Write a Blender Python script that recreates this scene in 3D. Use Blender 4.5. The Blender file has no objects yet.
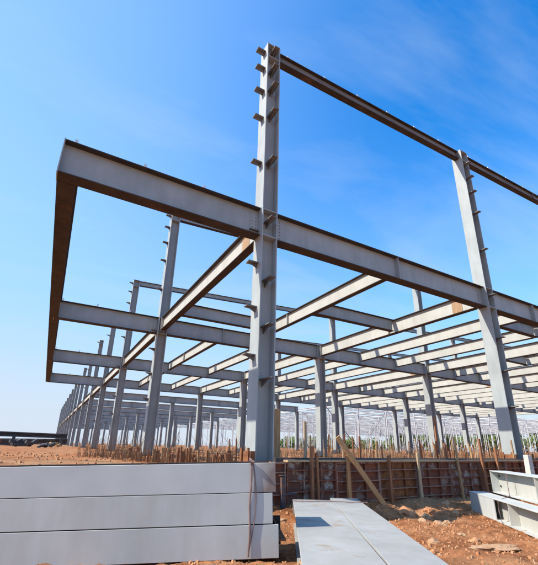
import bpy, math, random
from mathutils import Vector, Matrix, noise
random.seed(7)
R = math.radians
C = bpy.context.scene.collection
scene = bpy.context.scene
CAMZ = 1.2

# ------------------------------------------------------------------ materials
def nodes(name):
    m = bpy.data.materials.new(name); m.use_nodes = True
    nt = m.node_tree; nt.nodes.clear()
    out = nt.nodes.new('ShaderNodeOutputMaterial')
    b = nt.nodes.new('ShaderNodeBsdfPrincipled')
    nt.links.new(b.outputs[0], out.inputs[0])
    return m, nt, b

def N(nt, t, **kw):
    n = nt.nodes.new(t)
    for k, v in kw.items():
        if k in n.inputs: n.inputs[k].default_value = v
        else: setattr(n, k, v)
    return n

def mat(name, c1, c2, rough=0.6, scale=3.0, detail=6, metal=0.0, c3=None, spot=0.62, spot_scale=1.2,
        bump=0.0, bump_scale=40, stretch=None, spec=0.5, streak=0):
    m, nt, b = nodes(name)
    L = nt.links.new
    tc = N(nt, 'ShaderNodeNewGeometry'); vec = tc.outputs['Position']
    if stretch:
        mp = N(nt, 'ShaderNodeMapping'); mp.inputs['Scale'].default_value = stretch
        L(vec, mp.inputs[0]); vec = mp.outputs[0]
    n1 = N(nt, 'ShaderNodeTexNoise', Scale=scale, Detail=detail, Roughness=0.6); L(vec, n1.inputs['Vector'])
    r1 = N(nt, 'ShaderNodeValToRGB'); L(n1.outputs[0], r1.inputs[0])
    r1.color_ramp.elements[0].position = 0.35; r1.color_ramp.elements[0].color = (*c1, 1)
    r1.color_ramp.elements[1].position = 0.68; r1.color_ramp.elements[1].color = (*c2, 1)
    col = r1.outputs[0]
    if c3:
        n2 = N(nt, 'ShaderNodeTexNoise', Scale=spot_scale, Detail=9, Roughness=0.72); L(vec, n2.inputs['Vector'])
        r2 = N(nt, 'ShaderNodeValToRGB'); L(n2.outputs[0], r2.inputs[0])
        r2.color_ramp.elements[0].position = spot; r2.color_ramp.elements[0].color = (0, 0, 0, 1)
        r2.color_ramp.elements[1].position = spot + 0.08; r2.color_ramp.elements[1].color = (1, 1, 1, 1)
        mx = N(nt, 'ShaderNodeMixRGB'); L(r2.outputs[0], mx.inputs[0]); L(col, mx.inputs[1])
        mx.inputs[2].default_value = (*c3, 1); col = mx.outputs[0]
    if streak:
        mp = N(nt, 'ShaderNodeMapping'); mp.inputs['Scale'].default_value = (3.1, 3.1, .55); L(tc.outputs['Position'], mp.inputs[0])
        n5 = N(nt, 'ShaderNodeTexNoise', Scale=1.0, Detail=8, Roughness=.7); L(mp.outputs[0], n5.inputs['Vector'])
        r5 = N(nt, 'ShaderNodeValToRGB'); L(n5.outputs[0], r5.inputs[0]); e = r5.color_ramp.elements
        k = 1-streak; e[0].position = .33; e[0].color = (k*.98, k*.95, k*.9, 1); e[1].position = .68; e[1].color = (1.04, 1.04, 1.04, 1)
        m5 = N(nt, 'ShaderNodeMixRGB', blend_type='MULTIPLY'); m5.inputs[0].default_value = 1; L(col, m5.inputs[1]); L(r5.outputs[0], m5.inputs[2]); col = m5.outputs[0]
        n6 = N(nt, 'ShaderNodeTexNoise', Scale=16, Detail=7, Roughness=.8); L(tc.outputs['Position'], n6.inputs['Vector'])
        r6 = N(nt, 'ShaderNodeValToRGB'); L(n6.outputs[0], r6.inputs[0]); e = r6.color_ramp.elements
        e[0].position = .67; e[0].color = (0, 0, 0, 1); e[1].position = .74; e[1].color = (.7, .7, .7, 1)
        m6 = N(nt, 'ShaderNodeMixRGB'); L(r6.outputs[0], m6.inputs[0]); L(col, m6.inputs[1]); m6.inputs[2].default_value = (.2, .12, .075, 1); col = m6.outputs[0]
    L(col, b.inputs['Base Color'])
    b.inputs['Roughness'].default_value = rough
    b.inputs['Metallic'].default_value = metal
    b.inputs['Specular IOR Level'].default_value = spec
    if bump:
        n3 = N(nt, 'ShaderNodeTexNoise', Scale=bump_scale, Detail=5); L(vec, n3.inputs['Vector'])
        bp = N(nt, 'ShaderNodeBump', Strength=bump, Distance=0.02); L(n3.outputs[0], bp.inputs['Height'])
        L(bp.outputs[0], b.inputs['Normal'])
    return m

M = {}
M['paint'] = mat('grey_steel_paint', (0.30, 0.335, 0.345), (0.365, 0.40, 0.405), 0.55, 1.3, c3=(0.24, 0.20, 0.17), spot=0.66, spot_scale=2.2, spec=0.35, streak=.10)
M['paint_sunlit'] = mat('sunlit_grey_steel_paint', (0.405, 0.405, 0.37), (0.47, 0.465, 0.425), 0.6, 1.0, c3=(0.28, 0.22, 0.16), spot=0.69, spot_scale=1.8, spec=0.3, streak=.07)  # same paint as the frame, lightened and warmed to carry the sunlight
M['paint_new'] = mat('pale_steel_primer', (0.44, 0.465, 0.455), (0.505, 0.525, 0.51), 0.6, 1.2, c3=(0.36, 0.31, 0.25), spot=0.69, spot_scale=2.5, spec=0.25, streak=.07)
M['paint_flat'] = mat('dimmed_dusty_primer', (0.30, 0.30, 0.285), (0.365, 0.36, 0.34), 0.7, 1.6, c3=(0.30, 0.235, 0.17), spot=0.6, spot_scale=1.7, spec=0.2, streak=.06)  # same primer darkened against strong light on the tops, plus dust patches
M['primer'] = mat('dark_brown_soffit_steel', (0.036, 0.029, 0.027), (0.062, 0.047, 0.042), 0.8, 2.5, c3=(0.10, 0.058, 0.038), spot=0.6, spec=0.2)  # dark brown tone for beam undersides and back flanges
M['edge'] = mat('bare_shaded_edge_steel', (0.035, 0.033, 0.035), (0.075, 0.062, 0.055), 0.75, 3, c3=(0.13, 0.085, 0.055), spot=0.6, spot_scale=4, spec=0.25)  # unpainted cut edges, with flange shade put into the colour as well
M['brk'] = mat('bare_bracket_steel', (0.11, 0.11, 0.115), (0.20, 0.20, 0.20), 0.6, 5, c3=(0.14, 0.08, 0.05), spot=.6, spot_scale=6, spec=.3)
M['upper'] = mat('brownish_steel', (0.15, 0.145, 0.145), (0.22, 0.21, 0.205), 0.7, 1.2, c3=(0.14, 0.09, 0.07), spot=.6, spec=.25)
M['rust'] = mat('rust', (0.16, 0.065, 0.03), (0.30, 0.13, 0.055), 0.9, 6, c3=(0.10, 0.045, 0.03), spot=0.55, spot_scale=9, bump=0.4, spec=0.2)
M['rust_panel'] = mat('rusty_formwork_steel', (0.15, 0.052, 0.032), (0.27, 0.10, 0.06), 0.85, 2.3, c3=(0.26, 0.20, 0.17), spot=0.54, spot_scale=2.6, bump=0.3, spec=0.2)
M['rust_panel_worn'] = mat('cement_stained_formwork', (0.13, 0.06, 0.045), (0.24, 0.12, 0.08), 0.9, 3.1, c3=(0.34, 0.29, 0.25), spot=0.5, spot_scale=3.2, bump=0.3, spec=0.2)
M['rust_rib'] = mat('formwork_rib_steel', (0.20, 0.11, 0.08), (0.33, 0.20, 0.15), 0.8, 6, c3=(0.15, 0.06, 0.04), spot=0.55, spot_scale=5, spec=0.2)
M['splice'] = mat('rusty_splice', (0.30, 0.19, 0.11), (0.44, 0.29, 0.17), 0.9, 1.5, stretch=(12, 12, .6), spec=0.2)
M['galv'] = mat('galvanised_tab', (0.62, 0.63, 0.64), (0.75, 0.75, 0.75), 0.4, 8, metal=0.2)
M['dark'] = mat('dark_steel', (0.03, 0.03, 0.035), (0.07, 0.065, 0.065), 0.6, 4)
M['blue_steel'] = mat('dark_blue_steel', (0.03, 0.035, 0.05), (0.055, 0.06, 0.08), 0.7, 5, c3=(0.14, 0.065, 0.04), spot=0.5, spot_scale=5)
M['timber'] = mat('orange_timber', (0.42, 0.20, 0.08), (0.53, 0.30, 0.14), 0.8, 3, stretch=(9, 9, .8), bump=0.2, spec=0.2)
M['timber_pale'] = mat('pale_timber', (0.36, 0.25, 0.15), (0.48, 0.36, 0.23), 0.85, 3, stretch=(9, 9, .8), bump=0.2, spec=0.2)
M['timber_red'] = mat('weathered_red_timber', (0.20, 0.085, 0.045), (0.34, 0.16, 0.08), 0.85, 3, stretch=(9, 9, .8), bump=0.2, spec=0.2)
M['timber_tan'] = mat('tan_timber', (0.30, 0.18, 0.09), (0.48, 0.31, 0.16), 0.85, 3, stretch=(9, 9, .8), bump=0.2, spec=0.2)
M['reed'] = mat('dry_reed', (0.20, 0.11, 0.06), (0.36, 0.23, 0.13), 0.9, 2, spec=0.1)
M['cable'] = mat('brown_lashing', (0.16, 0.10, 0.09), (0.25, 0.17, 0.15), 0.8, 12)
M['concrete'] = mat('pale_concrete', (0.48, 0.44, 0.38), (0.60, 0.56, 0.49), 0.9, 5, bump=0.3, bump_scale=30, spec=0.2)
M['stone'] = mat('earth_clod', (0.40, 0.18, 0.085), (0.54, 0.28, 0.14), 0.95, 5, bump=0.5, bump_scale=20, spec=0.1)
M['stone_pale'] = mat('pale_clod', (0.36, 0.21, 0.12), (0.46, 0.29, 0.17), 0.95, 5, bump=0.5, bump_scale=20, spec=0.1)
M['leaf'] = mat('woodland_leaves', (0.075, 0.105, 0.03), (0.14, 0.17, 0.055), 0.8, 0.15, c3=(0.17, 0.13, 0.06), spot=0.55, spot_scale=.05, spec=0.2)
M['leaf_light'] = mat('shrub_leaves', (0.08, 0.13, 0.03), (0.16, 0.21, 0.06), 0.8, 0.3, spec=0.2)
M['bark'] = mat('bark', (0.10, 0.075, 0.05), (0.17, 0.13, 0.09), 0.9, 3, spec=0.1)
M['lattice'] = mat('pale_thin_steel', (0.40, 0.42, 0.45), (0.5, 0.5, 0.5), 0.6, 0.5, spec=0.3)
M['white'] = mat('white_sheet', (0.72, 0.72, 0.72), (0.8, 0.8, 0.8), 0.7, 1)

def stain_paint():
    # pale primer with a brown rust stain spreading from the +X end of the top girder (object space)
    m, nt, b = nodes('pale_primer_rust_stained_end'); L = nt.links.new
    tc = N(nt, 'ShaderNodeTexCoord')
    sp = N(nt, 'ShaderNodeSeparateXYZ'); L(tc.outputs['Object'], sp.inputs[0])
    n = N(nt, 'ShaderNodeTexNoise', Scale=5, Detail=5); L(tc.outputs['Object'], n.inputs['Vector'])
    a = N(nt, 'ShaderNodeMath', operation='MULTIPLY_ADD'); L(n.outputs[0], a.inputs[0]); a.inputs[1].default_value = 0.22; L(sp.outputs[0], a.inputs[2])
    a2 = N(nt, 'ShaderNodeMath', operation='MULTIPLY_ADD'); L(sp.outputs[2], a2.inputs[0]); a2.inputs[1].default_value = -0.35; L(a.outputs[0], a2.inputs[2])
    r = N(nt, 'ShaderNodeMapRange'); L(a2.outputs[0], r.inputs[0])
    r.inputs[1].default_value = -0.24; r.inputs[2].default_value = 0.0; r.inputs[3].default_value = 0; r.inputs[4].default_value = 0.8
    mx = N(nt, 'ShaderNodeMixRGB'); L(r.outputs[0], mx.inputs[0])
    n2 = N(nt, 'ShaderNodeTexNoise', Scale=2, Detail=6); L(tc.outputs['Object'], n2.inputs['Vector'])
    r2 = N(nt, 'ShaderNodeValToRGB'); L(n2.outputs[0], r2.inputs[0])
    r2.color_ramp.elements[0].position = .35; r2.color_ramp.elements[0].color = (0.44, 0.465, 0.455, 1)
    r2.color_ramp.elements[1].position = .68; r2.color_ramp.elements[1].color = (0.505, 0.525, 0.51, 1)
    L(r2.outputs[0], mx.inputs[1]); mx.inputs[2].default_value = (0.13, 0.065, 0.045, 1)
    L(mx.outputs[0], b.inputs['Base Color']); b.inputs['Roughness'].default_value = 0.5
    b.inputs['Specular IOR Level'].default_value = .35
    return m
M['stained'] = stain_paint()

def dirt():
    m, nt, b = nodes('orange_dirt'); L = nt.links.new
    tc = N(nt, 'ShaderNodeTexCoord'); v = tc.outputs['Object']
    n1 = N(nt, 'ShaderNodeTexNoise', Scale=0.55, Detail=9, Roughness=.65); L(v, n1.inputs['Vector'])
    r1 = N(nt, 'ShaderNodeValToRGB'); L(n1.outputs[0], r1.inputs[0]); e = r1.color_ramp.elements
    e[0].position = .33; e[0].color = (0.31, 0.13, 0.058, 1); e[1].position = .68; e[1].color = (0.52, 0.28, 0.145, 1)
    x = e.new(.5); x.color = (0.45, 0.20, 0.09, 1)
    n2 = N(nt, 'ShaderNodeTexNoise', Scale=7, Detail=8, Roughness=.7); L(v, n2.inputs['Vector'])
    r2 = N(nt, 'ShaderNodeValToRGB'); L(n2.outputs[0], r2.inputs[0]); e = r2.color_ramp.elements
    e[0].position = .3; e[0].color = (.50, .45, .42, 1); e[1].position = .66; e[1].color = (1.22, 1.18, 1.12, 1)
    mx = N(nt, 'ShaderNodeMixRGB', blend_type='MULTIPLY'); mx.inputs[0].default_value = 1
    L(r1.outputs[0], mx.inputs[1]); L(r2.outputs[0], mx.inputs[2])
    # far away the earth is drier and mixed with dead grass
    n4 = N(nt, 'ShaderNodeTexNoise', Scale=.12, Detail=6, Roughness=.7); L(v, n4.inputs['Vector'])
    r4 = N(nt, 'ShaderNodeValToRGB'); L(n4.outputs[0], r4.inputs[0]); e = r4.color_ramp.elements
    e[0].position = .5; e[0].color = (0, 0, 0, 1); e[1].position = .62; e[1].color = (.75, .75, .75, 1)
    m4 = N(nt, 'ShaderNodeMixRGB'); L(r4.outputs[0], m4.inputs[0]); L(mx.outputs[0], m4.inputs[1]); m4.inputs[2].default_value = (.38, .25, .14, 1)
    n7 = N(nt, 'ShaderNodeTexNoise', Scale=1.7, Detail=5, Roughness=.6, Distortion=.8); L(v, n7.inputs['Vector'])
    r7 = N(nt, 'ShaderNodeValToRGB'); L(n7.outputs[0], r7.inputs[0]); e = r7.color_ramp.elements
    e[0].position = .36; e[0].color = (.62, .56, .52, 1); e[1].position = .55; e[1].color = (1.05, 1.05, 1.05, 1)
    m7 = N(nt, 'ShaderNodeMixRGB', blend_type='MULTIPLY'); m7.inputs[0].default_value = 1; L(m4.outputs[0], m7.inputs[1]); L(r7.outputs[0], m7.inputs[2])
    L(m7.outputs[0], b.inputs['Base Color'])
    b.inputs['Roughness'].default_value = .95; b.inputs['Specular IOR Level'].default_value = .1
    n3 = N(nt, 'ShaderNodeTexNoise', Scale=18, Detail=8, Roughness=.7); L(v, n3.inputs['Vector'])
    bp = N(nt, 'ShaderNodeBump', Strength=.9, Distance=.05); L(n3.outputs[0], bp.inputs['Height']); L(bp.outputs[0], b.inputs['Normal'])
    return m
M['dirt'] = dirt()

# ------------------------------------------------------------------ mesh helpers
class MB:
    def __init__(s): s.v = []; s.f = []; s.mi = []
    def box8(s, P, mi=0, down=None):
        """P: 8 points, bottom four ccw then top four; down = material of the bottom face"""
        n = len(s.v); s.v += [tuple(p) for p in P]
        for k, q in enumerate(((3,2,1,0),(4,5,6,7),(0,1,5,4),(1,2,6,5),(2,3,7,6),(3,0,4,7))):
            s.f.append(tuple(n+i for i in q)); s.mi.append(down if (k == 0 and down is not None) else mi)
        return s
    def box(s, x0, x1, y0, y1, z0, z1, mi=0, down=None):
        return s.box8([(x0,y0,z0),(x1,y0,z0),(x1,y1,z0),(x0,y1,z0),(x0,y0,z1),(x1,y0,z1),(x1,y1,z1),(x0,y1,z1)], mi, down)
    def bar(s, p, q, w, h, mi=0, up=(0,0,1), taper=1.0):
        p = Vector(p); q = Vector(q); a = (q-p).normalized(); u = Vector(up)
        if abs(a.dot(u)) > .95: u = Vector((0,1,0))
        sd = a.cross(u).normalized(); u = sd.cross(a)
        P = []
        for c, t in ((p,1),(q,taper)):
            P.append([c+sd*(i*w/2*t)+u*(j*h/2*t) for i, j in ((-1,-1),(1,-1),(1,1),(-1,1))])
        return s.box8(P[0]+P[1], mi)
    def tube(s, pts, r, n=6, mi=0, r1=None):
        k0 = len(s.v); m = len(pts)
        for i, p in enumerate(pts):
            p = Vector(p); a = (Vector(pts[min(i+1,m-1)])-Vector(pts[max(i-1,0)])).normalized()
            u = Vector((0,0,1)) if abs(a.z) < .9 else Vector((1,0,0))
            sd = a.cross(u).normalized(); u = sd.cross(a)
            rr = r if r1 is None else r+(r1-r)*i/(m-1)
            for k in range(n):
                t = 2*math.pi*k/n; s.v.append(tuple(p+sd*math.cos(t)*rr+u*math.sin(t)*rr))
        for i in range(m-1):
            for k in range(n):
                a = k0+i*n+k; b = k0+i*n+(k+1)%n
                s.f.append((a,b,b+n,a+n)); s.mi.append(mi)
        s.f.append(tuple(k0+k for k in range(n))[::-1]); s.mi.append(mi)
        s.f.append(tuple(k0+(m-1)*n+k for k in range(n))); s.mi.append(mi)
        return s
    def mesh(s, name, mats):
        me = bpy.data.meshes.new(name); me.from_pydata(s.v, [], s.f)
        for m in mats: me.materials.append(M[m])
        me.polygons.foreach_set('material_index', s.mi); me.update()
        return me

def tag(o, label=None, cat=None, group=None, kind=None):
    if label: o['label'] = label
    if cat: o['category'] = cat
    if group: o['group'] = group
    if kind: o['kind'] = kind
    return o
def obj(name, me, parent=None, loc=(0,0,0), rot=(0,0,0)):
    if isinstance(me, tuple): me = me[0].mesh(name, me[1])
    o = bpy.data.objects.new(name, me); C.objects.link(o)
    o.location = loc; o.rotation_euler = rot
    if parent: o.parent = parent
    return o
def bevel(o, w=.006):
    m = o.modifiers.new('b', 'BEVEL'); m.width = w; m.segments = 1; m.limit_method = 'ANGLE'
    return o
def empty(name, label, cat, loc=(0,0,0), rot=(0,0,0), group=None):
    o = bpy.data.objects.new(name, None); C.objects.link(o); o.location = loc; o.rotation_euler = rot
    o.empty_display_size = .2
    return tag(o, label, cat, group)

# ------------------------------------------------------------------ dimensions
XM, YM, SX, SY = 3.82, 7.15, 9.0, 9.88
H1, H2 = CAMZ+5.51, CAMZ+11.45
ZS = CAMZ-.45            # level of the slab ground under the frame
CANT = 4.49
def X(i): return XM+i*SX
def Y(j): return YM+j*SY

# ------------------------------------------------------------------ camera
yaw, pitch, roll, fpx, cx, cy = 0.51828, 0.34075, 0.01926, 377.56, 273.2, 312.8
fwd = Vector((math.sin(yaw)*math.cos(pitch), math.cos(yaw)*math.cos(pitch), math.sin(pitch)))
r0 = Vector((math.cos(yaw), -math.sin(yaw), 0)); up0 = r0.cross(fwd)
rt = r0*math.cos(roll)+up0*math.sin(roll); up = up0*math.cos(roll)-r0*math.sin(roll)
cam = bpy.data.cameras.new('camera'); co = bpy.data.objects.new('camera', cam); C.objects.link(co)
mw = Matrix((rt, up, -fwd)).transposed().to_4x4(); mw.translation = (0, 0, CAMZ); co.matrix_world = mw
cam.sensor_fit = 'HORIZONTAL'; cam.sensor_width = 36; cam.lens = fpx/538*36
cam.shift_x = -(cx-269)/538; cam.shift_y = (cy-282.5)/538
cam.clip_start = .05; cam.clip_end = 3000
scene.camera = co

# ------------------------------------------------------------------ light
SUN_AZ = R(284)      # from +Y clockwise: a little in front of due -X
SUN_EL = R(44)
sd = Vector((math.sin(SUN_AZ)*math.cos(SUN_EL), math.cos(SUN_AZ)*math.cos(SUN_EL), math.sin(SUN_EL)))
sl = bpy.data.lights.new('sun', 'SUN'); sl.energy = 5.0; sl.angle = R(.5); sl.color = (1, .93, .82)
so = bpy.data.objects.new('sun', sl); C.objects.link(so); so.rotation_euler = sd.to_track_quat('Z', 'Y').to_euler()
so.location = (-20, -3, 30)
w = bpy.data.worlds.new('World'); scene.world = w; w.use_nodes = True
nt = w.node_tree; nt.nodes.clear(); L = nt.links.new
out = nt.nodes.new('ShaderNodeOutputWorld'); bg = nt.nodes.new('ShaderNodeBackground'); L(bg.outputs[0], out.inputs[0])
sky = N(nt, 'ShaderNodeTexSky', sky_type='NISHITA', sun_disc=False, sun_elevation=SUN_EL, sun_rotation=SUN_AZ,
        air_density=1.2, dust_density=.6, ozone_density=3.0, altitude=0)
q1 = N(nt, 'ShaderNodeHueSaturation', Saturation=1.9, Value=.3, Hue=.487); L(sky.outputs[0], q1.inputs['Color'])
q2 = N(nt, 'ShaderNodeGamma', Gamma=1.35); L(q1.outputs[0], q2.inputs['Color'])
hs = N(nt, 'ShaderNodeHueSaturation', Saturation=1.0, Value=5.2, Hue=.5); L(q2.outputs[0], hs.inputs['Color'])
tc = N(nt, 'ShaderNodeTexCoord')
sp = N(nt, 'ShaderNodeSeparateXYZ'); L(tc.outputs['Generated'], sp.inputs[0])
# thin high cloud: noise laid on a flat layer overhead (direction / height)
dv = N(nt, 'ShaderNodeMath', operation='MAXIMUM'); L(sp.outputs[2], dv.inputs[0]); dv.inputs[1].default_value = .06
vd = N(nt, 'ShaderNodeVectorMath', operation='DIVIDE'); L(tc.outputs['Generated'], vd.inputs[0])
cb = N(nt, 'ShaderNodeCombineXYZ'); L(dv.outputs[0], cb.inputs[0]); L(dv.outputs[0], cb.inputs[1]); cb.inputs[2].default_value = 1
L(cb.outputs[0], vd.inputs[1])
mp = N(nt, 'ShaderNodeMapping'); mp.inputs['Scale'].default_value = (.5, 1.5, 0); mp.inputs['Rotation'].default_value = (0, 0, R(35)); L(vd.outputs[0], mp.inputs[0])
cn = N(nt, 'ShaderNodeTexNoise', Scale=.9, Detail=9, Roughness=.55, Distortion=.6); L(mp.outputs[0], cn.inputs['Vector'])
cr = N(nt, 'ShaderNodeMapRange'); L(cn.outputs[0], cr.inputs[0]); cr.inputs[1].default_value = .47; cr.inputs[2].default_value = .78; cr.inputs[3].default_value = 0; cr.inputs[4].default_value = .6
# low haze towards the horizon
hz = N(nt, 'ShaderNodeMapRange', interpolation_type='SMOOTHSTEP'); L(sp.outputs[2], hz.inputs[0])
hz.inputs[1].default_value = 0.0; hz.inputs[2].default_value = .78; hz.inputs[3].default_value = .85; hz.inputs[4].default_value = 0
mh = N(nt, 'ShaderNodeMixRGB'); L(hz.outputs[0], mh.inputs[0]); L(hs.outputs[0], mh.inputs[1]); mh.inputs[2].default_value = (2.5, 3.4, 4.4, 1)
mc = N(nt, 'ShaderNodeMixRGB'); L(cr.outputs[0], mc.inputs[0]); L(mh.outputs[0], mc.inputs[1]); mc.inputs[2].default_value = (2.9, 3.6, 4.5, 1)
# brighter milky air towards the sun's side and a white band on the horizon
dt = N(nt, 'ShaderNodeVectorMath', operation='DOT_PRODUCT'); L(tc.outputs['Generated'], dt.inputs[0]); dt.inputs[1].default_value = (math.sin(SUN_AZ), math.cos(SUN_AZ), 0)
au = N(nt, 'ShaderNodeMapRange', interpolation_type='SMOOTHSTEP'); L(dt.outputs['Value'], au.inputs[0]); au.inputs[1].default_value = -.62; au.inputs[2].default_value = .5; au.inputs[3].default_value = 0; au.inputs[4].default_value = .62
ma = N(nt, 'ShaderNodeMixRGB'); L(au.outputs[0], ma.inputs[0]); L(mc.outputs[0], ma.inputs[1]); ma.inputs[2].default_value = (2.35, 3.4, 4.9, 1)
h2 = N(nt, 'ShaderNodeMapRange', interpolation_type='SMOOTHSTEP'); L(sp.outputs[2], h2.inputs[0]); h2.inputs[1].default_value = 0; h2.inputs[2].default_value = .34; h2.inputs[3].default_value = .85; h2.inputs[4].default_value = 0
m2 = N(nt, 'ShaderNodeMixRGB'); L(h2.outputs[0], m2.inputs[0]); L(ma.outputs[0], m2.inputs[1]); m2.inputs[2].default_value = (3.2, 3.55, 4.1, 1)
L(m2.outputs[0], bg.inputs[0]); bg.inputs[1].default_value = .15
scene.view_settings.view_transform = 'Standard'; scene.view_settings.look = 'None'
scene.view_settings.exposure = 0.55; scene.view_settings.gamma = 1; scene.view_settings.use_curve_mapping = False
scene.render.engine = 'CYCLES'; scene.cycles.max_bounces = 6

# ------------------------------------------------------------------ ground
def sm(a, b, x):
    t = min(1, max(0, (x-a)/(b-a))); return t*t*(3-2*t)
def ground(x, y, fine=True):
    pit = 0.0 - .012*max(0, min(12, x-4))
    pit += .17*sm(5.6, 6.5, y)*sm(3.0, 4.2, x)*(1-.5*sm(8, 12, x))          # earth banked against the wall
    step_x = sm(3.75, 4.0, x)
    e0 = 6.35*(1-step_x)+6.70*step_x; e1 = 7.4*(1-step_x)+6.86*step_x
    t = sm(e0, e1, y)
    t = max(t, sm(17, 24, x)*sm(-30, -10, y+x*.4))
    slab = ZS-.02
    z = pit*(1-t)+slab*t
    if -8 < x < 26 and -4 < y < 30:
        am = (.075 if y < 6.7 else .035)
        n = noise.fractal(Vector((x*1.1, y*1.1, 3.1)), .9, 2.1, 6)
        z += am*n
        if y < 6.8: z += .028*abs(noise.noise(Vector((x*5, y*5, 1.7))))+.018*noise.noise(Vector((x*13, y*13, .7)))
    else:
        z += .25*noise.noise(Vector((x*.05, y*.05, 0)))*sm(60, 150, abs(x)+abs(y))
    return z
def axis(lo, a, b, hi, step):
    v = []; x = a; k = step
    while x > lo: k *= 1.22; x -= k; v.append(x)
    v = v[::-1]; x = a
    while x < b: v.append(x); x += step
    k = step
    while x < hi: v.append(x); k *= 1.22; x += k
    return v
xs = axis(-1500, -1.5, 14, 1500, .055); ys = axis(-600, 1.5, 8.0, 1800, .055)
vs = [(x, y, ground(x, y)) for y in ys for x in xs]; nx = len(xs)
fs = [(j*nx+i, j*nx+i+1, (j+1)*nx+i+1, (j+1)*nx+i) for j in range(len(ys)-1) for i in range(nx-1)]
me = bpy.data.meshes.new('ground'); me.from_pydata(vs, [], fs); me.materials.append(M['dirt']); me.shade_smooth()
g = obj('ground', me); tag(g, 'orange bare earth of the building site', kind='structure')

# ------------------------------------------------------------------ steel members
# local +X runs along the member, top of the top flange at z = 0; material 0 paint, 1 dark brown soffit, 2 flanges with shade in the colour
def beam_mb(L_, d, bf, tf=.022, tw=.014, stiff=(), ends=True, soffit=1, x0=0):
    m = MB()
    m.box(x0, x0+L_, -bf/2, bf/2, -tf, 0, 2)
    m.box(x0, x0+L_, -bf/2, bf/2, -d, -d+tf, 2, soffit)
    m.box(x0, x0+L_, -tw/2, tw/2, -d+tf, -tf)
    for s in stiff:
        m.box(x0+s-.008, x0+s+.008, tw/2, bf/2-.006, -d+tf, -tf); m.box(x0+s-.008, x0+s+.008, -bf/2+.006, -tw/2, -d+tf, -tf)
    if ends:
        if d > .7 and ends:
            for e in (((x0+.005,) if L_ > 5 else ()) + (x0+L_-.215,)):
                for sy in (-1, 1):
                    a, c = (-tw/2-.014, -tw/2-.001) if sy < 0 else (tw/2+.001, tw/2+.014)
                    m.box(e, e+.21, a, c, -d+.10, -.10)
                    for bx in (.05, .15):
                        for k in range(6):
                            z = -.15-k*(d-.30)/5; y = a if sy < 0 else c
                            m.tube([(e+bx, y, z), (e+bx, y+sy*.02, z)], .016, 6, 0)
        for e in (x0, x0+L_):
            e0, e1 = (e-.018, e) if e == x0 else (e, e+.018)
            m.box(e0, e1, -bf/2-.012, bf/2+.012, -d-.02, .012)
    return m
MESH = {}
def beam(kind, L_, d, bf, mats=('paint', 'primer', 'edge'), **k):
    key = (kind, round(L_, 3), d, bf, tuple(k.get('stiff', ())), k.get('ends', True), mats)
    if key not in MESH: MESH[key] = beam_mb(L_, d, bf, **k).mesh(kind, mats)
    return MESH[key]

frame = empty('steel_building_frame', 'grey steel frame of a large building going up, with tall columns along its near edges', 'building frame', (XM, YM, ZS))
def fr(name, me, x, y, z, rz=0, parent=None, label=None):
    p = parent or frame
    o = obj(name, me, p)
    if p is frame: o.location = (x-XM, y-YM, z-ZS)
    else: o.location = (x, y, z)
    o.rotation_euler = (0, 0, rz)
    if label: o['label'] = label
    return o

CD, CB = .42, .42     # column depth along X, flange width along Y
def column_mesh(h, d=CD, b=CB, tf=.028, tw=.02, plates=()):
    m = MB()
    m.box(-d/2, -d/2+tf, -b/2, b/2, 0, h); m.box(d/2-tf, d/2, -b/2, b/2, 0, h)
    m.box(-d/2+tf, d/2-tf, -tw/2, tw/2, 0, h)
    for z in plates:
        for a, c in ((-b/2+.004, -tw/2), (tw/2, b/2-.004)):
            m.box(-d/2+tf, d/2-tf, a, c, z-.012, z+.012)
    return m
HB = .76                                                     # depth of the main girders
CZ_L = [z+CAMZ-ZS for z in (11.0, 10.33, 9.45, 8.47, 6.95, 4.9, 4.05, 2.95, 1.85)]
CZ_R = [z+CAMZ-ZS for z in (10.93, 10.25, 9.55, 8.6, 7.0, 5.2, 3.63, 2.51, 1.34)]
# cleats: flat plate with a small gusset below
bl = MB(); bl.box(-.25, 0, -.09, .09, -.012, .012); bl.box8([(-.22,-.008,-.013),(0,-.008,-.12),(0,.008,-.12),(-.22,.008,-.013),(-.22,-.008,-.012),(0,-.008,-.012),(0,.008,-.012),(-.22,.008,-.012)])
for q in (-.19, -.12): bl.tube([(q, .05, .012), (q, .05, .035)], .014, 6)
cleat_left = bl.mesh('bracket', ('brk',))
br = MB(); br.box(-.08, .08, -.40, 0, -.012, .012); br.box8([(-.008,-.36,-.013),(.008,-.36,-.013),(.008,0,-.15),(-.008,0,-.15),(-.008,-.36,-.012),(.008,-.36,-.012),(.008,0,-.012),(-.008,0,-.012)])
for q in (-.36, -.30): br.tube([(.04, q, .012), (.04, q, .035)], .014, 6)
cleat_front = br.mesh('bracket', ('brk',))
bp_m = MB(); bp_m.box(-.30, .30, -.30, .30, 0, .04)
for sx in (-1, 1):
    for sy in (-1, 1): bp_m.tube([(sx*.25, sy*.25, .04), (sx*.25, sy*.25, .13)], .02, 6)
base_plate = bp_m.mesh('base_plate', ('rust',))
sh_m = MB()
sh_m.box(-.32, -.22, -.24, .24, .04, .36); sh_m.box(-.35, -.321, -.20, -.12, .04, .42); sh_m.box(-.35, -.321, .10, .18, .04, .42)
base_shutter = sh_m.mesh('base_shutter', ('rust',))

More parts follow.
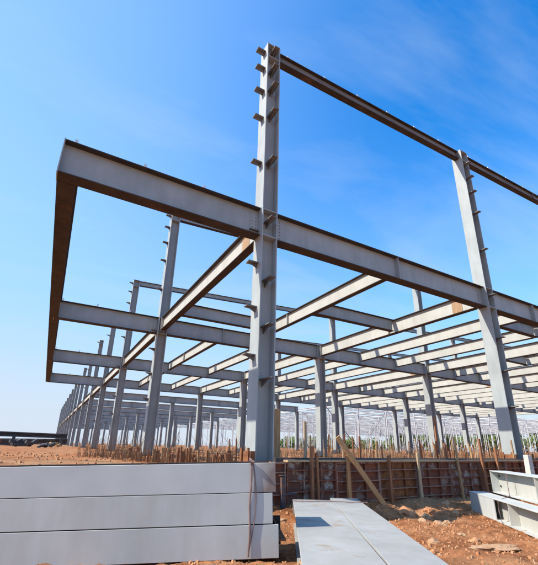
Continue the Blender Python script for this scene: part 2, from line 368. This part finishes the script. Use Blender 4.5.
tall_h, short_h = H2-ZS, H1-ZS-HB-.012
RISE = .38
def ztop(i): return H2-.22+RISE*i
TALL = {}
def tall_col(i):
    if i not in TALL:
        h = ztop(i)-ZS; TALL[i] = column_mesh(h, plates=(short_h+.02, H1-ZS-.03, h-.02, h-.5)).mesh('column', ('paint',))
    return TALL[i]
sc = column_mesh(short_h); sc.box(-.25, .25, -.25, .25, short_h, short_h+.012); col_short = sc.mesh('column', ('paint',))
ncl = 0
JMAX, IN = 15, 4
def imax(j): return 6 if j <= 3 else 3
for j in range(JMAX+1):
    for i in range(imax(j)+1):
        tall = (j == 0) or (i == 0) or (i % 2 == 0 and j <= 3)
        me = tall_col(i if j <= 3 else 0) if tall else col_short
        lab = None
        if i == 0 and j == 0: lab = 'tall corner column nearest the camera, with brackets up two sides'
        elif i == 1 and j == 0: lab = 'tall column at the right with its left flange in full sun'
        c = fr('column', me, X(i), Y(j), ZS, label=lab)
        if j <= 4:
            fr('base_plate', base_plate, 0, 0, .0, parent=c)
            if j == 0: fr('base_shutter', base_shutter, 0, 0, 0, parent=c, label='rusty brown shuttering round the column foot')
        if i == 0 and j <= 5:
            for k, z in enumerate(CZ_L):
                if j > 2 and k % 2: continue
                fr('bracket', cleat_left, -CD/2, 0, z, parent=c)
        if j == 0 and i < 3:
            for z in CZ_R: fr('bracket', cleat_front, 0, -.01, z, parent=c)

# main girders along X
gap = CD/2+.02
def girder_x(j, i, first):
    L_ = SX-2*gap
    st = (SX/3-gap, 2*SX/3-gap) if not (j == 0 and i == 0) else (SX/2-gap,)
    me = beam('girder', L_, HB, .30, stiff=st)
    return fr('girder', me, X(i)+gap, Y(j), H1)
lug = MB(); lug.box(-.03, .03, -.005, .005, 0, .13); lug.box(-.03, .03, -.055, -.005, 0, .008)
lug_me = lug.mesh('lug', ('galv',))
for j in range(JMAX+1):
    for i in range(imax(j)):
        # over the short columns the girder runs through above the column head
        go = girder_x(j, i, False)
        short_l = not ((j == 0) or (i == 0) or (i % 2 == 0 and j <= 3))
        short_r = not ((j == 0) or ((i+1) % 2 == 0 and j <= 3))
        if short_r:   # joint piece above the column head
            fr('joint', beam('joint', 2*gap-.004, HB, .30, ends=False), X(i+1)-gap+.002, Y(j), H1-.002)
    if j <= 3:
        L_ = CANT-gap-(0 if j == 0 else .165)
        x0 = X(0)-CANT+(0 if j == 0 else .165)
        c = fr('girder', beam('girder', L_, HB, .30), x0, Y(j), H1, label='overhanging girder end left of the column line')
        n = 3 if j < 2 else 2
        for k in range(n): fr('lug', lug_me, .18+1.32*k, -.07, 0, parent=c)
# edge beam closing the overhanging ends
L_ = 3*SY-.17
fr('girder', beam('girder', L_, HB, .32, ends=False), X(0)-CANT+.15, Y(0)+.17, H1-.003, R(90), label='edge girder with a dark red brown underside')

# depth beams on the column lines, and joists between
DB, DJ = .62, .54
spl = MB(); spl.box(.30, .72, .0085, .022, -DB+.024, -.024); spl.box(.30, .72, -.022, -.0085, -DB+.024, -.024)
spl_me = spl.mesh('splice_plate', ('splice',))
JM = ('paint_sunlit', 'primer', 'edge')
for j in range(JMAX):
    for i in range(imax(j+1) + 1 if j > 3 else imax(j)+1):
        if j >= 3 and i > 0: continue
        L_ = SY-2*(CB/2+.03)
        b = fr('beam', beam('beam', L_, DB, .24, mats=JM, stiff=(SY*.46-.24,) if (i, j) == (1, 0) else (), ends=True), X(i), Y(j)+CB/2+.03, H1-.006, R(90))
        if j <= 2: fr('splice_plate', spl_me, .35, 0, 0, parent=b, label='rust coloured unpainted splice plate')
def joist(x, ya, yb, label=None):
    L_ = yb-ya-2*.175
    return fr('joist', beam('joist', L_, DJ, .20, mats=JM, ends=False, stiff=(L_*.62,) if L_ > 9 and x < 9 else ()), x, ya+.175, H1-.008, R(90), label=label)
nj = 1
joist(X(0)+SX/2, Y(0), Y(1), 'joist in the middle of the corner bay, catching the sun')
for j in range(3):
    for i in range(imax(j)):
        if (i, j) == (0, 0): continue
        for t in (1/3, 2/3): joist(X(i)+SX*t, Y(j), Y(j+1)); nj += 1
def trimmer(xa, xb, y):
    return fr('trimmer', beam('trimmer', xb-xa-.27, DJ, .22, ends=False), xa+.135, y, H1-.01)
trimmer(X(0), X(.5), 14.5); trimmer(X(.5), X(1), 11.42); trimmer(X(1)+SX/3+.0, X(1)+2*SX/3, 8.5); trimmer(X(2), X(2)+SX/3, 12.)

# upper girders, following the slight pitch of the roof line
HU, BU = .36, .20
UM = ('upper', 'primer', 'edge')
slope = math.atan(RISE/SX)
def upper(j, i, n, lugs, label=None):
    L_ = (n*SX-2*gap)/math.cos(slope)
    u = fr('upper_girder', beam('upper_girder', L_, HU, BU, mats=UM if j == 0 else ('paint', 'primer', 'edge'), stiff=(5.6-.24,) if (i, j) == (1, 0) else ()), X(i)+gap, Y(j), ztop(i)-.01+gap*math.tan(slope), label=label)
    u.rotation_euler = (0, -slope, 0)
    for k in range(lugs): fr('lug', lug_me, .35+1.42*n*k, -.05, 0, parent=u)
for i in range(4): upper(0, i, 1, 6, 'upper girder running right from the corner column top' if i == 0 else None)
for j in (1, 2, 3):
    for i in (0, 2, 4): upper(j, i, 2, 6 if i == 0 and j < 3 else 0)

# ------------------------------------------------------------------ far pale lattice: thin posts and purlins
lat = empty('far_roof_framework', 'pale thin framework of slim posts and roof purlins far behind the frame at right', 'roof framework', (60, 80, ZS))
post = MB(); post.box(-.055, .055, -.055, .055, 0, 6.3); post_me = post.mesh('post', ('lattice',))
rest = MB(); np_ = 0
cells = []
for a in range(18):
    for b in range(14):
        x = 38+a*6.2+random.uniform(-.4, .4); y = 42+b*7+random.uniform(-.5, .5)
        cells.append((math.hypot(x, y), x, y))
cells.sort()
for k, (_, x, y) in enumerate(cells):
    if k < 98: o = obj('post', post_me, lat, (x-60, y-80, 0), (random.gauss(0, .012), random.gauss(0, .012), 0))
    else: rest.box(x-.07-60, x+.07-60, y-.07-80, y+.07-80, 0, 6.3)
tag(obj('posts', rest.mesh('posts', ('lattice',)), lat), 'rows of slim pale posts too far off to count', kind='stuff')
pur = MB(); pur.box(0, 112, -.06, .06, -.30, -.24); pur.box(0, 112, -.06, .06, -.06, 0)
for k in range(56):
    a = k*2; pur.bar((a, 0, -.06 if k % 2 else -.24), (a+2, 0, -.24 if k % 2 else -.06), .03, .03)
pur_me = pur.mesh('purlin', ('lattice',))
for b in range(20): obj('purlin', pur_me, lat, (36-60, 42+b*4.9-80, 6.35+random.uniform(-.04, .04)))
pr2 = MB(); pr2.box(-.07, .07, 0, 98, -.34, -.28); pr2.box(-.07, .07, 0, 98, -.06, 0); pr2.box(-.012, .012, 0, 98, -.28, -.06)
pr2_me = pr2.mesh('rafter', ('lattice',))
for a in range(18): obj('rafter', pr2_me, lat, (38+a*6.2-60, 42-80, 6.75))
brc = MB()
for k in range(60):
    _, x, y = random.choice(cells[:110]); dx = random.choice((-6.2, 6.2))
    brc.bar((x-60, y-80, .1), (x+dx-60, y-80, 6.2), .05, .05)
tag(obj('bracing', brc.mesh('bracing', ('lattice',)), lat), 'thin diagonal braces', kind='stuff')

# ------------------------------------------------------------------ formwork wall along the front
WY = 6.62; ZT = CAMZ-.245
fw = empty('formwork_wall', 'long low wall of rusty red brown steel formwork panels behind the girders', 'formwork wall', (4.1, WY, 0))
PW = 1.2
pm = MB(); H_ = ZT+.05
pm.box(0, PW-.012, 0, .02, -.25, H_-.05, 0)
for z in (-.2, 0, .19, .38, .57, .76): pm.box(0, PW-.012, -.06, -.002, z, z+.022, 1)
pm.box(0, PW-.012, -.07, -.002, H_-.085, H_-.05, 1)
for x in (0, .385, .785, PW-.04): pm.box(x, x+.028, -.055, -.003, -.25, H_-.086, 1 if x in (0, PW-.04) else 0)
pan_me = pm.mesh('panel', ('rust_panel', 'rust_rib')); pan_worn = pm.mesh('panel', ('rust_panel_worn', 'rust_panel')); pan_brown = pm.mesh('panel', ('rust', 'rust_rib'))
for k in range(-1, 14):
    pv = (0, 1, 0, 2, 0, 1, 2, 0, 0, 1, 0, 2, 1, 0, 2)[k+1]
    o = obj('panel', (pan_me, pan_worn, pan_brown)[pv], fw, (k*PW, random.uniform(-.014, .014), random.uniform(-.03, .012)), (random.uniform(-.012, .012), random.uniform(-.006, .006), 0))
    if pv == 1: o['label'] = 'formwork panel with pale cement stains'
rl = MB(); rl.box(0, 8, -.10, .06, .92, .955, 0); rl.box(8.05, 16.8, -.10, .05, .915, .95, 1)
obj('top_rail', (rl, ('timber_pale', 'timber_red')), fw, (0, 0, .012))
wl = MB(); wl.box(-.16, 16.8, .08, .20, .93, 1.0)
obj('waler', (wl, ('dark',)), fw, (0, 0, .0))

# timbers standing against the wall
def stick(name, p, q, w_, d_, m, label, cat, group=None, up=(0, 1, 0)):
    p = Vector(p); q = Vector(q); mb = MB(); mb.bar((0,0,0), q-p, w_, d_, up=up, taper=random.uniform(.75, 1.0))
    o = obj(name, (mb, (m,)), loc=p); bevel(o, .005)
    return tag(o, label, cat, group)
GZ = .02
stick('timber_post', (4.62, 6.46, GZ), (4.64, 6.50, 1.22), .055, .07, 'timber_red', 'reddish timber post against the wall, left one of a close pair', 'post', 'posts against the formwork wall')
stick('timber_post', (4.76, 6.46, GZ), (4.76, 6.50, 1.10), .055, .07, 'timber_red', 'reddish timber post against the wall, right one of a close pair', 'post', 'posts against the formwork wall')
stick('timber_post', (5.53, 6.46, GZ), (5.56, 6.50, 1.02), .095, .06, 'timber', 'short orange upright post under the leaning plank', 'post', 'posts against the formwork wall')
stick('timber_plank', (6.22, 6.16, GZ+.05), (5.25, 6.44, 1.42), .12, .045, 'timber', 'long orange plank leaning diagonally across the formwork wall', 'plank')
stick('timber_post', (6.70, 6.46, GZ), (6.74, 6.50, 1.06), .07, .06, 'timber_red', 'dark red post against the wall right of the leaning plank', 'post', 'posts against the formwork wall')
stick('timber_post', (7.64, 6.46, GZ-.05), (7.68, 6.50, 1.12), .08, .05, 'timber_pale', 'pale weathered post tilting left against the wall', 'post', 'posts against the formwork wall')
stick('timber_post', (9.12, 6.46, GZ-.1), (9.10, 6.50, 1.52), .06, .05, 'timber_tan', 'tall thin tan post tilting left against the wall, rising above it', 'post', 'posts against the formwork wall')
stick('timber_post', (10.10, 6.46, GZ-.1), (10.14, 6.50, 1.5), .08, .06, 'timber_red', 'wide reddish post against the wall left of the upper girder end', 'post', 'posts against the formwork wall')
stick('timber_post', (10.75, 6.46, GZ-.1), (10.8, 6.50, 1.30), .06, .06, 'timber_red', 'thin reddish post against the wall above the girders at right', 'post', 'posts against the formwork wall')
stick('concrete_post', (11.95, 6.30, GZ-.1), (12.02, 6.32, 1.10), .24, .16, 'concrete', 'pale squared post standing behind the girders at the right edge', 'post')

# stakes standing behind the wall
def stake(x, y, h, w_, m, lab, lean=.05):
    q = (x+random.uniform(-lean, lean)*h, y+random.uniform(-lean, lean)*h, ZS+h)
    return stick('timber_stake', (x, y, ZS-.08), q, w_, w_*.7, m, lab, 'stake', 'stakes behind the formwork wall')
SL = {'timber_red': 'reddish brown timber stake upright behind the formwork wall', 'timber_tan': 'tan timber stake upright behind the formwork wall',
      'timber_pale': 'pale timber stake upright behind the formwork wall', 'rust': 'rusty steel stake upright behind the formwork wall'}
for k in range(235):
    x = 4.4+random.random()**.8*13.5; y = random.choice((7.0, 7.35, 7.9, 8.6, 9.4, 10.5, 12.0))+random.uniform(-.12, .12)
    if abs(y-YM) < .35 and (abs(x-X(1)) < .4): continue
    m = random.choice(('timber_red', 'timber_tan', 'timber_tan', 'timber_pale', 'rust', 'timber_red'))
    stake(x, y, random.uniform(.25, .78)*(1+.03*(y-7)), random.choice((.018, .025, .03, .04, .055)), m, SL[m], .09)
# tall ones close behind the corner column
for x, y, h, w_, m, lb in ((4.42, 7.5, 1.25, .14, 'timber_tan', 'broad tan board upright just right of the corner column foot'),
                       (5.05, 7.3, 1.0, .07, 'timber_pale', 'tall pale stake upright between corner column and leaning plank'),
                       (12.4, 9.6, 1.6, .09, 'timber_red', 'tallest reddish stake, left of the right-hand tall column foot')):
    tag(stake(x, y, h, w_, m, lb, .02), lb)

# left part: boards of a ground-beam form and dry reeds along the column line
for k in range(85):
    t = random.random()**1.3
    x = 3.35-3.2*t+random.uniform(-.3, .3)+(t*9)*.25; y = 7.3+9*t+random.uniform(-.35, .5)
    m = random.choice(('rust', 'timber_red', 'timber_red', 'timber_tan'))
    o = stick('form_board', (x, y, ZS-.1), (x+random.uniform(-.04, .04), y, ZS+random.uniform(.12, .42)), random.choice((.035, .05, .07, .11)), .025, m,
          {'rust': 'short rusty form plate stuck in the ground left of the corner column', 'timber_red': 'short reddish form board stuck in the ground left of the corner column', 'timber_tan': 'short tan form board stuck in the ground left of the corner column'}[m], 'board', 'form boards left of the corner column')
rd = MB()
def reed(x, y, h, z0=None):
    z0 = ground(x, y)-.02 if z0 is None else z0
    a = random.uniform(0, 6.28); ln = random.uniform(.05, .45)*h; r_ = random.uniform(.004, .009)
    p1 = (x+math.cos(a)*ln*.3, y+math.sin(a)*ln*.3, z0+h*.55); p2 = (x+math.cos(a)*ln, y+math.sin(a)*ln, z0+h)
    rd.tube([(x, y, z0), p1, p2], r_, 3, r1=r_*.5)
for k in range(620):
    t = random.random()
    x = 3.6-4.0*t+t*9*.22+random.uniform(-.5, .5); y = 7.2+10*t+random.uniform(-.5, .9)
    reed(x, y, random.choice((.15, .25, .3, .4, .6))*random.uniform(.8, 1.2)*(1+.4*t))
for k in range(700):
    x = random.uniform(4.3, 16); y = random.uniform(7.0, 13); reed(x, y, random.uniform(.2, .6))
for k in range(900):
    x = random.uniform(2, 40); y = random.uniform(13, 45); reed(x, y, random.uniform(.3, .9))
tag(obj('dry_reeds', (rd, ('reed',))), 'dry reeds and dead stalks among the stakes and column feet', 'reeds', kind='stuff')

# ------------------------------------------------------------------ stacked girders at the left
def side_girder(name, L_, fh, wd, ext, z, label, mats, rot, loc, group):
    # lies on its side: flanges upright, front flange faces -Y; right end at x = 0; the web and back flange reach `ext` further
    e = empty(name, label, 'girder', loc, rot, group)
    m = MB(); m.box(-L_, 0, 0, .022, 0, fh); bevel(obj('flange', (m, mats[:1]), e), .003)
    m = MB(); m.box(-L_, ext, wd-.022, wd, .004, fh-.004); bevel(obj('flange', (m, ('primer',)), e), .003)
    m = MB(); m.box(-L_+.01, ext-.002, .022, wd-.022, fh/2-.008, fh/2+.008)
    for x in (-.02, -1.6, -3.2): m.box(x-.008, x+.008, .023, wd-.024, .006, fh/2-.008); m.box(x-.008, x+.008, .023, wd-.024, fh/2+.008, fh-.006)
    obj('web', (m, ('rust',)), e)
    return e
ang = math.atan2(-.40, 2.35)      # turned slightly towards the camera at the right
d_ = Vector((math.cos(R(-28.6)), math.sin(R(-28.6)), 0))
ang = R(-24.5)
SG = 'girders stacked at the left'
base = Vector((2.50, 4.15, 0))
dx = Vector((math.cos(ang), math.sin(ang), 0))
RY = -.030
def sg(z, off, fh, ext, label, mats):
    return side_girder('steel_girder', 5.2, fh, .62, ext, z, label, mats, (0, RY, ang), base+dx*off+Vector((0, 0, z)), SG)
sg(.040, .0, .330, .09, 'bottom grey girder of the left stack of three, lying on the dirt', ('paint_new',))
sg(.378, -.075, .318, .05, 'middle grey girder of the left stack of three', ('paint_new',))
sg(.704, -.045, .318, .0, 'top grey girder of the left stack of three, brown stain at its right end', ('stained',))
pk = MB(); pk.box(-.05, .05, .06, .70, 0, .055); pk_me = pk.mesh('timber_packer', ('timber_red',))
for k, lb in ((-.6, 'dark timber packer under the right end of the left girder stack'),):
    o = obj('timber_packer', pk_me, loc=base+dx*k+Vector((0, 0, -.02+RY*-k*-1)), rot=(0, 0, ang)); tag(o, lb, 'packer')
# lashing over the left stack
tn = Vector((math.sin(ang), -math.cos(ang), 0))
s0 = base+dx*-.34
lash = MB()
pts = [s0-tn*.55+Vector((0, 0, 1.045)), s0-tn*.03+Vector((0, 0, 1.045)), s0+tn*.012+Vector((0, 0, 1.03))]
for k in range(9): pts.append(s0+tn*(.014+.003*math.sin(k))+Vector((0, 0, .99-k*.117))+dx*.006*math.sin(k*1.3))
lash.tube(pts, .011, 6)
pts2 = [s0+tn*.012+dx*(.02+.045*math.sin(k*.5))+Vector((0, 0, 1.02-k*.13)) for k in range(8)]
lash.tube(pts2, .006, 5); lash.tube([s0+tn*.02+dx*-.03+Vector((0, 0, 1.04)), s0+tn*.03+dx*.03+Vector((0, 0, 1.02))], .022, 6)
tag(obj('lashing', (lash, ('cable',))), 'brown lashing hanging down over the left stack of girders', 'lashing')

# ------------------------------------------------------------------ two girders running towards the camera
def flat_girder(name, far_l, dirv, L_, wd, ht, label, group, endcut=0):
    a = math.atan2(dirv[1], dirv[0])
    e = empty(name, label, 'girder', (far_l[0], far_l[1], far_l[2]), (0, 0, a), group)
    # local +X towards the camera; local +Y = to the viewer's right
    m = MB(); m.box(.05, L_, 0, wd, -.025, 0); bevel(obj('flange', (m, ('paint_flat',)), e), .004)
    m = MB(); m.box(.05, L_, 0, wd, -ht, -ht+.025); obj('flange', (m, ('paint_flat',)), e)
    m = MB(); m.box(.05, L_, wd/2-.01, wd/2+.01, -ht+.025, -.025); obj('web', (m, ('paint_flat',)), e)
    m = MB(); m.box(.016, .048, -.004, wd+.004, -ht-.01, .004); m.box(-.03, .0, .02, wd-.02, -ht+.0, -.012)
    obj('end_plate', (m, ('paint_flat',)), e)
    return e
zt = CAMZ-.87
FL, NL = Vector((4.01, 6.20)), Vector((1.94, 2.87)); FS, NS = Vector((5.10-.22, 6.75-.36)), Vector((2.55, 2.61)); FR, NR = Vector((5.26, 6.08)), Vector((2.97, 2.36))
FG = 'girders lying towards the camera'
dl = (NL-FL).normalized(); ds2 = (dl+Vector((.004, .0))).normalized(); ds = (Vector((2.55, 2.61))-Vector((4.78, 6.25))).normalized()
flat_girder('steel_girder', (4.01, 6.20, zt), dl, 5.9, .68, .325, 'pale grey girder lying flat in front, left of the two running towards the camera', FG)
flat_girder('steel_girder', (4.785, 6.138, zt-.004), ds2, 6.0, .49, .33, 'pale grey girder lying flat in front, right of the two running towards the camera', FG)

sb = MB()
pa = Vector((4.01, 6.20, zt))+Vector((dl.x, dl.y, 0))*.30; nn = Vector((-dl.y, dl.x, 0))
for k in range(8):
    a = pa+nn*(k/8*1.26-.02)+Vector((dl.x, dl.y, 0))*(.05*math.sin(k*1.1))+Vector((0, 0, .018)); b = pa+nn*((k+1)/8*1.26-.02)+Vector((dl.x, dl.y, 0))*(.05*math.sin((k+1)*1.1))+Vector((0, 0, .018))
    sb.tube([a, b], .008, 5)
tag(obj('rope', (sb, ('cable',))), 'thin dark rope lying across the far ends of the two front girders', 'rope')

# ------------------------------------------------------------------ right stack of two girders, webs upright
def web_girder(name, loc, a, L_, ht, bf, label, group, blank):
    # local +X runs towards the camera side (right-near); near face is local -Y side -> mirrored below
    e = empty(name, label, 'girder', loc, (0, 0, a), group)
    t = .02
    m = MB(); m.box(0, L_, -bf/2, bf/2, ht-t, ht); bevel(obj('flange', (m, ('paint_new',)), e), .003)
    m = MB(); m.box(0.0, L_, -bf/2, bf/2, 0, t); obj('flange', (m, ('paint_new',)), e)
    m = MB(); m.box(0.03, L_, -.008, .008, t, ht-t)
    for x in (1.9, 3.4): m.box(x, x+.014, .009, bf/2-.004, t, ht-t)
    obj('web', (m, ('paint_sunlit',)), e)
    m = MB(); m.box(0.0, .028, -bf/2+.01, bf/2-.01, t+.001, ht-t-.001)
    if blank: m.box(.03, 1.30, bf/2-.022, bf/2-.004, t+.001, ht-t-.001)
    for z in (ht*.3, ht*.75): m.tube([(.10, .009, z), (.10, .03, z)], .022, 6, 1)
    obj('end_plate', (m, ('paint_new', 'dark')), e)
    return e
RG = 'girders stacked at the right'
dr = Vector((6.62-8.06, 3.48-5.35)).normalized(); ar = math.atan2(dr.y, dr.x)
nr = Vector((-dr.y, dr.x))    # local +Y
# front top edge passes (8.06,5.35); which side is near: compare with camera at origin
near = 1 if nr.dot(-Vector((8.06, 5.35))) > 0 else -1
bfR = .34
zl = CAMZ-1.235
startL = Vector((7.58, 5.09))+Vector((.28, .26)) 
P = Vector((8.42, 5.82))-nr*near*bfR/2*1
wl_ = web_girder('steel_girder', (P.x, P.y, zl), ar, 5.6, .385, bfR, 'pale grey girder at right, lower of the stack of two, its end reaching further left', RG, True)
P2 = Vector((8.62, 5.40))+Vector((.05, .06))-nr*near*bfR/2+nr*near*-.03
wu = web_girder('steel_girder', (P2.x, P2.y, zl+.388), ar, 5.6, .44, bfR, 'pale grey girder at right, upper of the stack of two', RG, False)
for o in (wl_, wu):
    if near < 0: o.scale = (1, -1, 1)
st = MB()
c0 = P+Vector((dr.x, dr.y))*1.55+nr*near*(bfR/2+.01)
c1 = P2+Vector((dr.x, dr.y))*.85+nr*near*(bfR/2+.01)
st.tube([(c1.x-nr.x*near*.3, c1.y-nr.y*near*.3, zl+.79), (c1.x, c1.y, zl+.785), (c1.x, c1.y, zl+.40), (c0.x, c0.y, zl+.37), (c0.x+.02, c0.y+.02, zl+.2), (c0.x-.05, c0.y-.05, zl+.0)], .009, 6)
tag(obj('lashing', (st, ('cable',))), 'thin lashing round the stack of two girders at right', 'lashing')

m = MB(); m.box(-.035, .035, -.03, .03, -.1, .62); m.box(-.06, .06, -.05, .05, .62, .632); m.box(.036, .30, -.02, .02, .30, .335)
tag(obj('steel_post', (m, ('blue_steel',)), loc=(3.93, 6.42, .08)), 'short dark steel post standing just behind the right end of the left stack', 'post')

# ------------------------------------------------------------------ clods and rubble
import bmesh
def rock_me(name, s, m, seed):
    bm = bmesh.new(); bmesh.ops.create_icosphere(bm, subdivisions=4, radius=1)
    for v in bm.verts:
        n = noise.fractal(v.co*1.1+Vector((seed, 0, 0)), 1, 2, 3); q = noise.noise(v.co*3+Vector((0, seed, 0)))
        v.co *= 1+.45*n+.16*q+.10*noise.noise(v.co*7+Vector((seed, 0, 0))); v.co.z *= .62; v.co *= s
    me = bpy.data.meshes.new(name); bm.to_mesh(me); bm.free(); me.materials.append(M[m]); return me
rk = [(6.3, 5.75, .13, 0), (6.55, 5.95, .17, 0), (6.9, 5.8, .10, 1), (7.15, 5.9, .11, 0), (5.6, 6.15, .09, 1), (7.9, 6.1, .11, 1), (6.1, 5.2, .09, 1), (6.35, 5.05, .10, 1), (6.6, 5.1, .08, 1),
      (5.0, 4.1, .08, 1), (5.6, 3.9, .09, 0), (4.5, 3.7, .07, 0), (3.15, 4.6, .09, 0), (3.0, 4.3, .07, 1), (5.35, 5.6, .09, 0), (7.6, 5.6, .08, 1), (3.4, 5.9, .12, 0), (3.7, 6.1, .10, 1), (4.9, 4.9, .07, 0), (5.9, 4.3, .06, 1)]
for k, (x, y, s, c) in enumerate(rk):
    o = obj('earth_clod', rock_me('earth_clod', s, ('stone', 'stone_pale')[c], k*3.7), loc=(x, y, ground(x, y)-s*.05), rot=(0, 0, k))
    o.data.shade_smooth()
    tag(o, ('orange clod of earth lying on the dirt in front of the formwork wall', 'pale clod of earth lying on the dirt in front of the formwork wall')[c], 'clod', ('orange', 'pale')[c]+' clods on the dirt')
bb = MB()
def pebble(x, y, s):
    z = ground(x, y); a = random.uniform(0, 6.28); ca, sa = math.cos(a)*s, math.sin(a)*s
    j = lambda: random.uniform(.6, 1.2)
    t = [(ca*j(), sa*j()), (-sa*j(), ca*j()), (-ca*j(), -sa*j()), (sa*j(), -ca*j())]
    lo = [(x+p[0], y+p[1], z-.3*s) for p in t]; hi = [(x+p[0]*.6, y+p[1]*.6, z+s*j()*.7) for p in t]
    bb.box8(lo+hi, random.choice((0, 0, 0, 0, 1)))
for k in range(7500):
    x = random.uniform(1.5, 13); y = random.uniform(2.0, 6.6); pebble(x, y, random.choice((.006, .008, .012, .018, .03)) * random.uniform(.6, 1.2))
for k in range(700):
    x = random.uniform(-6, 6); y = random.uniform(7, 22); pebble(x, y, random.uniform(.02, .08))
tag(obj('rubble', (bb, ('stone', 'stone_pale'))), 'small lumps of dry earth scattered over the ground', 'rubble', kind='stuff')
me = rock_me('mortar_lump', 1, 'stone_pale', 91.3)
for v in me.vertices: v.co.x *= .30; v.co.y *= .12; v.co.z *= .07
o = obj('mortar_lump', me, loc=(5.25, 3.35, ground(5.25, 3.35)+.02), rot=(0, 0, R(-28))); tag(o, 'flat pale lump of hardened mortar on the dirt below the right girders', 'mortar lump')

# ------------------------------------------------------------------ far left: long stored trusses, debris
tr = empty('stored_truss', 'long dark trusses stored on the ground at the far left', 'truss', (-9, 55, ZS))
def truss(p, q, h, m):
    p = Vector(p); q = Vector(q); n = 16; mb = MB()
    mb.bar(p, q, .3, .14); mb.bar(p+Vector((0,0,h)), q+Vector((0,0,h)), .3, .14)
    for k in range(n):
        a = p.lerp(q, k/n); b = p.lerp(q, (k+1)/n); u = Vector((0, 0, h)); mb.bar(a+Vector((0, .1, h/2)), b+Vector((0, .1, h/2)), .06, h*.7)
        mb.bar(a+(u if k % 2 else u*0), b+(u*0 if k % 2 else u), .1, .1)
    return obj('chord_frame', (mb, (m,)), tr)
truss((-13, 0, 1.35), (11.6, 2, 1.0), .42, 'dark')
truss((-13, 3, .95), (8, -2, -.0), .5, 'dark')
truss((-2, 4, .1), (11.8, 4, .3), .55, 'dark')
for x in (-9, -4, 1, 6, 11):
    mb = MB(); mb.box(x-.15, x+.15, .6, 1.4, 0, 1.0+.02*(11-x)); obj('support', (mb, ('dark',)), tr)
for k, (x, y, w_, h, m, lb) in enumerate(((-1.6, 48, 2.2, .75, 'dark', 'long dark heap of scrap under the far left trusses'), (-4.5, 50, 1.0, 1.1, 'rust', 'rusty drum under the far left trusses'),
                                   (.6, 40, 1.6, .45, 'dark', 'dark heap of scrap near the far left column line'), (1.0, 46, 1.2, .6, 'timber_tan', 'low brown pile of boards near the far left column line'))):
    mb = MB()
    for q in range(7):
        a, b = random.uniform(-w_/2, w_/2), random.uniform(-.5, .5); s = random.uniform(.2, .45)*w_
        mb.bar((a-s/2, b, h*random.uniform(.05, .7)), (a+s/2, b+.3, h*random.uniform(.2, .9)), s*.5, h*.35)
    tag(obj('debris_pile', (mb, (m,)), loc=(x, y, ZS)), lb, 'debris')
# ------------------------------------------------------------------ far wood
lf = MB()
def leafball(cx_, cy_, cz, r_, n, mi):
    for k in range(n):
        while 1:
            p = Vector((random.uniform(-1, 1), random.uniform(-1, 1), random.uniform(-1, 1)))
            if p.length < 1: break
        p = Vector((cx_, cy_, cz))+p*r_; s = random.uniform(.12, .34)*r_
        u = Vector((random.gauss(0, 1), random.gauss(0, 1), random.gauss(0, 1))).normalized()*s; v = u.orthogonal().normalized()*s*random.uniform(.5, 1)
        n0 = len(lf.v); lf.v += [tuple(p-u), tuple(p+v), tuple(p+u*.8), tuple(p-v)]; lf.f.append((n0, n0+1, n0+2, n0+3)); lf.mi.append(mi)
for k in range(230):
    az = R(random.uniform(30, 80)); dd = random.uniform(175, 230)
    x, y = math.sin(az)*dd, math.cos(az)*dd
    h = random.uniform(4.5, 8.5)*(1.2 if az > R(47) else .65)
    for q in range(4):
        r_ = random.uniform(1.4, 3.0)
        leafball(x+random.uniform(-3, 3), y+random.uniform(-3, 3), ZS+h-r_*random.uniform(.6, 1.8), r_, 45, 0 if random.random() < .75 else 1)
    lf.tube([(x, y, ZS-.5), (x+.3, y, ZS+h-1)], .2, 4, 2)
tag(obj('far_woodland', (lf, ('leaf', 'leaf_light', 'bark'))), 'low line of green woodland along the horizon', 'woodland', kind='stuff')
